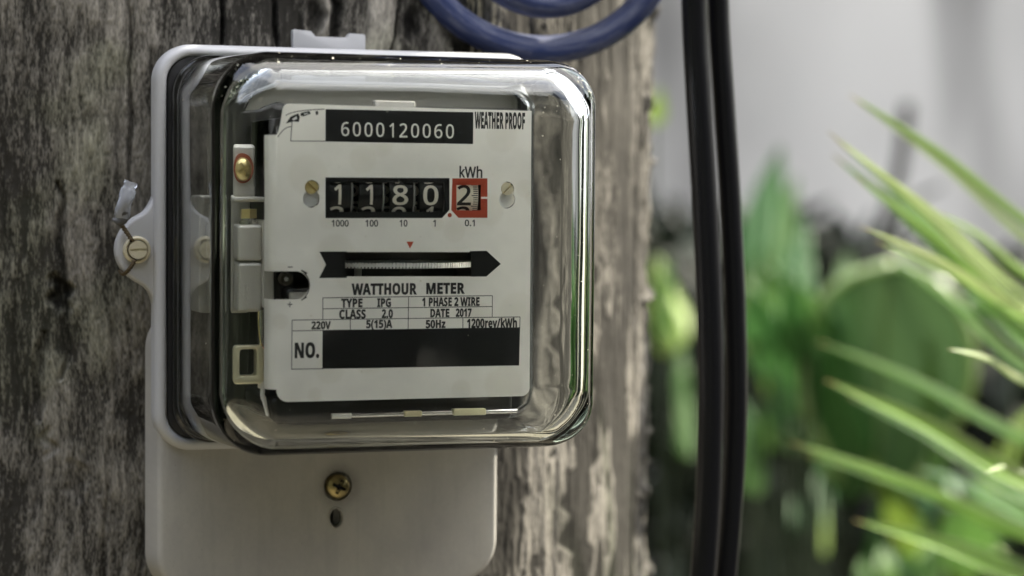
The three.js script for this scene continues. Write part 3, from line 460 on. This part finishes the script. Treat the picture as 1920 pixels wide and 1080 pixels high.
// a long channelled blade along points (m), widest at a third, with its own fold
function blade(pts, w, up, c, twist = 0) {
  const cu = new THREE.CatmullRomCurve3(pts), N = 40, pos = [], col = [], idx = [], M = 4;
  for (let i = 0; i <= N; i++) {
    const t = i / N, p = cu.getPoint(t), T = cu.getTangent(t), sd = T.clone().cross(up).normalize().applyAxisAngle(T, twist * t), nn = sd.clone().cross(T), ww = w * Math.min(1, 0.55 + t * 1.6) * Math.pow(Math.max(0.02, 1 - Math.pow(t, 3.2)), 0.75);
    for (let k = -M; k <= M; k++) { const q = k / M; pos.push(...p.clone().addScaledVector(sd, ww * q * 0.5).addScaledVector(nn, ww * 0.45 * Math.abs(q)).toArray()); const e = Math.pow(Math.abs(q), 5) * 0.85 + 0.3 * (k === 0), dry = sst(t, 0.95, 0.985), st = 0.85 + 0.3 * noise(k * 3.1 + w * 9999, t * 14); for (const [a, b, d] of [[c.r, 0.74, 0.46], [c.g, 0.80, 0.36], [c.b, 0.50, 0.16]]) col.push(mix(mix(a * st, b, e), d, dry)); }  // pale edges put the sunlit blade margins into the colour
  }
  const n = 2 * M + 1; for (let i = 0; i < N; i++) for (let k = 0; k < n - 1; k++) { const a = i * n + k; idx.push(a, a + 1, a + n + 1, a, a + n + 1, a + n); }
  const g = new THREE.BufferGeometry(); g.setAttribute('position', new THREE.Float32BufferAttribute(pos, 3)); g.setAttribute('color', new THREE.Float32BufferAttribute(col, 3)); g.setIndex(idx); g.computeVertexNormals(); return g;
}
// a broad cupped leaf from its stalk end to its tip
function broadLeaf(a, b, w, nrm, curl, round = 0) {
  const dir = b.clone().sub(a), L = dir.length(); dir.normalize(); const sd = dir.clone().cross(nrm).normalize(), nn = sd.clone().cross(dir), N = 24, M = 8, pos = [], idx = [];
  for (let i = 0; i <= N; i++) for (let k = -M; k <= M; k++) {
    const t = i / N, q = k / M, sh = mix(Math.pow(Math.sin(Math.PI * Math.pow(t, 0.62)), 0.75) * (1 - 0.12 * t), t > 0.55 ? Math.sqrt(Math.max(0, 1 - Math.pow((t - 0.55) / 0.45, 2.6))) : 0.25 + 0.75 * sst(t, -0.15, 0.55), round) + 0.01, y = -curl * (q * q) * w * sh * 0.9 - curl * 0.35 * L * t * t + 0.02 * L * Math.sin(t * 9 + k);
    pos.push(...a.clone().addScaledVector(dir, L * t).addScaledVector(sd, q * w * 0.5 * sh).addScaledVector(nn, y).toArray());
  }
  const n = 2 * M + 1; for (let i = 0; i < N; i++) for (let k = 0; k < n - 1; k++) { const c = i * n + k; idx.push(c, c + 1, c + n + 1, c, c + n + 1, c + n); }
  const g = new THREE.BufferGeometry(); g.setAttribute('position', new THREE.Float32BufferAttribute(pos, 3)); g.setIndex(idx); g.computeVertexNormals(); return g;
}
const mm = (g) => { g.scale(1000, 1000, 1000); return g; };
// the spiky plant on the near right
{
  const foot = at(2290, 800, 1.25);
  const pl = thing('spiky_plant', 'spiky plant with long pale green blades reaching in beside the black cables', 'plant', foot.x, -1.45, foot.z);
  part('stem', mm(new THREE.CylinderGeometry(0.018, 0.03, 1.75, 14).translate(foot.x, -1.45 + 0.875, foot.z)), std(rgb(0.16, 0.12, 0.07), 0.8), pl);
  const g1 = rgb(0.34, 0.53, 0.13), g2 = rgb(0.24, 0.43, 0.12), g3 = rgb(0.56, 0.66, 0.34), bladeMat = leafMat(rgb(1, 1, 1), 0.42); bladeMat.vertexColors = true;
  const up = V3(0, 1, 0);
  const B = [ // tip px, where it crosses the frame edge, crown height px, depth at tip, width (m), material
    [[1592, 178], [1920, 425], 660, 1.06, 0.0085, g1], [[1606, 190], [1920, 452], 690, 1.10, 0.006, g3], [[1552, 248], [1920, 590], 760, 1.0, 0.0085, g3], [[1572, 268], [1920, 556], 745, 0.98, 0.0055, g3], [[1560, 290], [1920, 640], 790, 1.1, 0.009, g2], [[1600, 330], [1920, 612], 770, 1.04, 0.007, g1], [[1612, 425], [1920, 592], 730, 0.98, 0.0075, g3], [[1640, 452], [1920, 606], 735, 1.02, 0.005, g1], [[1570, 262], [1920, 618], 770, 1.2, 0.006, g2],
    [[1530, 640], [1920, 835], 950, 1.4, 0.011, g2], [[1545, 712], [1920, 905], 1010, 1.18, 0.010, g1], [[1778, 655], [1920, 722], 860, 0.93, 0.005, g3], [[1480, 830], [1920, 1015], 1120, 1.22, 0.010, g1], [[1510, 850], [1920, 1000], 1110, 1.4, 0.009, g2], [[1600, 975], [1920, 1090], 1180, 1.16, 0.009, g1],
    [[1846, 889], [1920, 893], 900, 0.92, 0.0042, g3], [[1640, 330], [1920, 660], 800, 1.4, 0.011, g2], [[1660, 480], [1920, 700], 830, 1.3, 0.009, g2], [[1590, 740], [1920, 940], 1040, 1.5, 0.011, g2], [[1720, 880], [1920, 975], 1080, 1.5, 0.011, g2], [[1760, 400], [1920, 520], 700, 1.15, 0.007, g1], [[1800, 560], [1920, 650], 790, 1.12, 0.006, g2], [[1700, 1010], [1920, 1075], 1160, 1.4, 0.01, g2]];
  for (const [tip, mid, cy, d, w, m] of B) {
    const dm = mix(d, 1.25, 0.45), a = at(2270, cy, 1.25), c = at(mid[0], mid[1], dm), e = at(tip[0], tip[1], d), q = c.clone().lerp(e, 0.5); q.y += 0.002 + 0.004 * (e.distanceTo(c));
    part('blade', mm(blade([a, c, q, e], w * 1.15, V3(-0.15, 0.6 + 0.35 * Math.sin(cy), 0.6).normalize(), m, 0.2)), bladeMat, pl);
  }
  const r = rng(5); for (let k = 0; k < 16; k++) { const a = V3(foot.x, 0.12 - k * 0.02, foot.z), an = -0.5 + k / 16 * 1.4, e = a.clone().add(V3(0.5 * Math.cos(an), 0.1 + 0.25 * r(), -0.5 * Math.sin(an))), q = a.clone().lerp(e, 0.5); q.y += 0.08; part('blade', mm(blade([a, q, e], 0.025, up, r() > 0.5 ? g1 : g2)), bladeMat, pl); }
}
// broad-leaved plants further back
{
  const gD = leafMat(rgb(0.10, 0.19, 0.07), 0.45, 0.5), gA = leafMat(rgb(0.13, 0.26, 0.06), 0.5, 0.6), gB = leafMat(rgb(0.07, 0.18, 0.05), 0.45, 0.6), gC = leafMat(rgb(0.32, 0.46, 0.08), 0.5, 0.55);
  const stalkM = std(rgb(0.02, 0.032, 0.012), 0.8);
  const mk = (label, footPx, dep, leaves) => {
    const f = at(footPx, 900, dep), pl = thing('broad_leaf_plant', label, 'plant', f.x, -1.45, f.z);
    for (const [a, b, w, nrm, curl, m, round = 0, dd = 0] of leaves) {
      const A = at(a[0], a[1], dep + dd), E = at(b[0], b[1], dep + dd + (b[2] ?? 0));
      const lf = part('leaf', mm(broadLeaf(A, E, w, V3(...nrm).normalize(), curl, round)), m, pl);
      if (round) { const P = lf.geometry.attributes.position, n = 17, edge = []; for (let i = 2; i <= 24; i += 1) edge.push([P.getX(i * n), P.getY(i * n), P.getZ(i * n)]); for (let i = 24; i >= 2; i--) edge.push([P.getX(i * n + 16), P.getY(i * n + 16), P.getZ(i * n + 16)]); part('sunlit_rim', tube(edge.map(([x, y, z]) => [(x + pl.position.x) * 1000, (y + pl.position.y) * 1000, (z + pl.position.z) * 1000]), 4.6, 120, 8), leafMat(rgb(0.46, 0.62, 0.24), 0.45), lf); const mid = []; for (let i = 0; i <= 22; i += 2) mid.push([P.getX(i * n + 8), P.getY(i * n + 8), P.getZ(i * n + 8)]); part('midrib', tube(mid.map(([x, y, z]) => [(x + pl.position.x) * 1000, (y + pl.position.y) * 1000, (z + pl.position.z) * 1000 + 1]), 2.6, 60, 8), leafMat(rgb(0.26, 0.38, 0.14), 0.4), lf); }  // pale strip added round the leaf, its sunlit rim put into colour
      const base = V3(f.x + (A.x - f.x) * 0.12, -1.45, f.z + (A.z - f.z) * 0.12), mid = base.clone().lerp(A, 0.6); mid.x += (f.x - A.x) * 0.25; part('stalk', tube([base, mid, A].map((v) => v.clone().multiplyScalar(1000).toArray()), 2.2, 24, 8), stalkM, pl);
    }
  };
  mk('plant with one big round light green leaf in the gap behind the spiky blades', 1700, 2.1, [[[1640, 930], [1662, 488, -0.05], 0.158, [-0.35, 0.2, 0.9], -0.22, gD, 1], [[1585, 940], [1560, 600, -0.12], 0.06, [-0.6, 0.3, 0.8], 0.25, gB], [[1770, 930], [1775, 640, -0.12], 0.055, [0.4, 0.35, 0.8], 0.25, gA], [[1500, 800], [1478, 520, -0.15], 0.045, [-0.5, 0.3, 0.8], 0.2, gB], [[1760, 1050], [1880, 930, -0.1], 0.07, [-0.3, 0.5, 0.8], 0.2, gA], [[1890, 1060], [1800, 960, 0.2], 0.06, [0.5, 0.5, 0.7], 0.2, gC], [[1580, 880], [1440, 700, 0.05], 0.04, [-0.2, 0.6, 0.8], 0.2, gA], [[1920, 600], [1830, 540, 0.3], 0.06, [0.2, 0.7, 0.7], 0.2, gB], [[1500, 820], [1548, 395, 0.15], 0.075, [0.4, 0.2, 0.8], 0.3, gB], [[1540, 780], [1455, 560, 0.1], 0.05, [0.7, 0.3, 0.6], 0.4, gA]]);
  mk('low plant with narrow bright leaves just right of the black cables', 1420, 2.5, [[[1420, 650], [1415, 420, 0.1], 0.06, [-0.4, 0.3, 0.9], 0.3, gB], [[1490, 820], [1465, 470, -0.1], 0.06, [0.7, 0.3, 0.7], 0.25, gA], [[1405, 600], [1440, 440, 0.1], 0.035, [0.5, 0.4, 0.7], 0.2, gC], [[1546, 1040], [1548, 930, 0.05], 0.024, [0.6, 0.3, 0.7], 0.2, gC], [[1405, 520], [1470, 262, 0.1], 0.05, [-0.2, 0.4, 0.9], 0.2, gB], [[1440, 560], [1505, 325, 0.1], 0.04, [0.3, 0.4, 0.9], 0.2, gA], [[1520, 640], [1400, 480, 0], 0.05, [0.2, 0.5, 0.8], 0.2, gA], [[1450, 720], [1395, 610, 0.1], 0.04, [0.5, 0.5, 0.7], 0.2, gC], [[1560, 700], [1590, 450, 0.2], 0.05, [-0.5, 0.4, 0.8], 0.2, gA], [[1500, 1000], [1560, 850, 0.2], 0.05, [-0.4, 0.5, 0.8], 0.2, gB], [[1410, 905], [1432, 865, 0], 0.022, [0.7, 0.6, 0.4], 0.1, gC]]);
  mk('plant with yellow green leaves showing in the gap between trunk and black cables', 1260, 2.3, [[[1262, 660], [1212, 460, 0.1], 0.045, [-0.7, 0.4, 0.6], 0.3, gC], [[1290, 860], [1290, 640, 0.1], 0.03, [0.5, 0.4, 0.7], 0.2, gA], [[1225, 235], [1233, 165, 0], 0.022, [-0.6, 0.4, 0.7], 0.2, gC], [[1250, 640], [1262, 480, 0], 0.03, [0.6, 0.3, 0.7], 0.2, gA]]);
  { const r = rng(404), A = [], Bq = []; const col = [gA, gB, gA, gC, gB];
    for (let k = 0; k < 20; k++) { const x = 1395 + 190 * r(), y = 470 + 330 * r(), a = -1.2 + 2.4 * r(), L = 60 + 110 * r(); A.push([[x, y + L], [x + L * Math.sin(a) * 0.6, y, 0.25 * (r() - 0.5)], 0.022 + 0.03 * r(), [a, 0.45, 0.8], 0.25, col[k % 5], 0, 0.4 * (r() - 0.5)]); }
    mk('loose clump of small mixed green leaves behind and right of the black cables', 1480, 2.2, A);
    for (let k = 0; k < 13; k++) { const x = 1620 + 300 * r(), y = 760 + 260 * r(), a = -1.2 + 2.4 * r(), L = 60 + 120 * r(); Bq.push([[x, y + L], [x + L * Math.sin(a) * 0.7, y, 0.25 * (r() - 0.5)], 0.025 + 0.035 * r(), [a, 0.5, 0.8], 0.25, col[(k + 1) % 5], 0, 0.4 * (r() - 0.5)]); }
    mk('low leafy clump growing underneath the lowest spiky blades', 1800, 2.2, Bq); }
  // thin bare stem in front of the wall
  const f = at(1690, 900, 2.9), st = thing('bare_stem', 'thin dark bare stem standing against the pale wall', 'plant', f.x, -1.45, f.z), cm = std(rgb(0.03, 0.028, 0.025), 0.8);
  const P = (x, y) => at(x, y, 2.9).multiplyScalar(1000).toArray();
  part('stem', tube([[f.x * 1000, -1450, f.z * 1000], P(1640, 640), P(1662, 420), P(1690, 300), P(1702, 195)], 9, 60, 10), cm, st); part('branch', tube([P(1662, 420), P(1720, 370), P(1765, 350)], 4, 20, 8), cm, st);
}
// dark hedge between plants and wall
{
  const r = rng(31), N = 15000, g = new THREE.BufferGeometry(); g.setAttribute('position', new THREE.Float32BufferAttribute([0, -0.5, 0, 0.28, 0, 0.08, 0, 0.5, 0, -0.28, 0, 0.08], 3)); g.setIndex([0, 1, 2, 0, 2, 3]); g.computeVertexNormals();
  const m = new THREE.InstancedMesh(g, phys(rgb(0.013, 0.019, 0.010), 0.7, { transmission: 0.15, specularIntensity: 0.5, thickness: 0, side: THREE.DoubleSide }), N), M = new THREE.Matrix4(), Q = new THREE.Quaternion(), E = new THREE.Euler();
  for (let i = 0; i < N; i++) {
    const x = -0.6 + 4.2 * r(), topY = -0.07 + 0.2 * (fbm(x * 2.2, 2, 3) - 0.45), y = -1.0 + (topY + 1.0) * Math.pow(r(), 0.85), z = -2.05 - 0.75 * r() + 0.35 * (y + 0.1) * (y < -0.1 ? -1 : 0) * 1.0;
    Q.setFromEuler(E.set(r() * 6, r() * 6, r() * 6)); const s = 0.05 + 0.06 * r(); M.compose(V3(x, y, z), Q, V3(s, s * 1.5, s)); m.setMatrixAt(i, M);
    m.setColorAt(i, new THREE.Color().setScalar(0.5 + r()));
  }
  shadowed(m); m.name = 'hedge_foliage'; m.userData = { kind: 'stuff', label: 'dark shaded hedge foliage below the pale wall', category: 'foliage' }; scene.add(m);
}
// tall unseen hedge added to block low sky and darken reflections in the glass
{
  const r = rng(91), N = 24000, g = new THREE.BufferGeometry(); g.setAttribute('position', new THREE.Float32BufferAttribute([0, -0.5, 0, 0.28, 0, 0.08, 0, 0.5, 0, -0.28, 0, 0.08], 3)); g.setIndex([0, 1, 2, 0, 2, 3]); g.computeVertexNormals();
  const m = new THREE.InstancedMesh(g, phys(rgb(0.04, 0.052, 0.03), 0.6, { transmission: 0.2, thickness: 0, side: THREE.DoubleSide }), N), M = new THREE.Matrix4(), Q = new THREE.Quaternion(), E = new THREE.Euler();
  for (let i = 0; i < N; i++) {
    const th = i < N * 0.8 ? mix(-2.9, 0.95, r()) : mix(0.95, 2.0, r()), low = th > 0.95, ra = 4.0 + 1.6 * r() + 0.9 * Math.sin(th * 3), x = ra * Math.sin(th) - 0.2, topY = low ? 0.9 + 0.9 * (fbm(th * 5, 8, 3) - 0.5) : 3.5 + 2.2 * (fbm(th * 2.4 + 20, 5, 3) - 0.4), y = -1.45 + (topY + 1.45) * Math.pow(r(), 0.8), z = ra * Math.cos(th) * (Math.cos(th) < 0 ? 0.6 : 1) ;
    Q.setFromEuler(E.set(r() * 6, r() * 6, r() * 6)); const s = 0.3 + 0.3 * r(); M.compose(V3(x, y, z), Q, V3(s, s * 1.3, s)); m.setMatrixAt(i, M); m.setColorAt(i, new THREE.Color().setScalar(0.5 + r()));
  }
  shadowed(m); m.name = 'sky_block_hedge'; m.userData = { kind: 'stuff', label: 'tall unseen hedge added to block low sky and darken the glass', category: 'foliage' }; scene.add(m);
}
renderer.render(scene, camera);
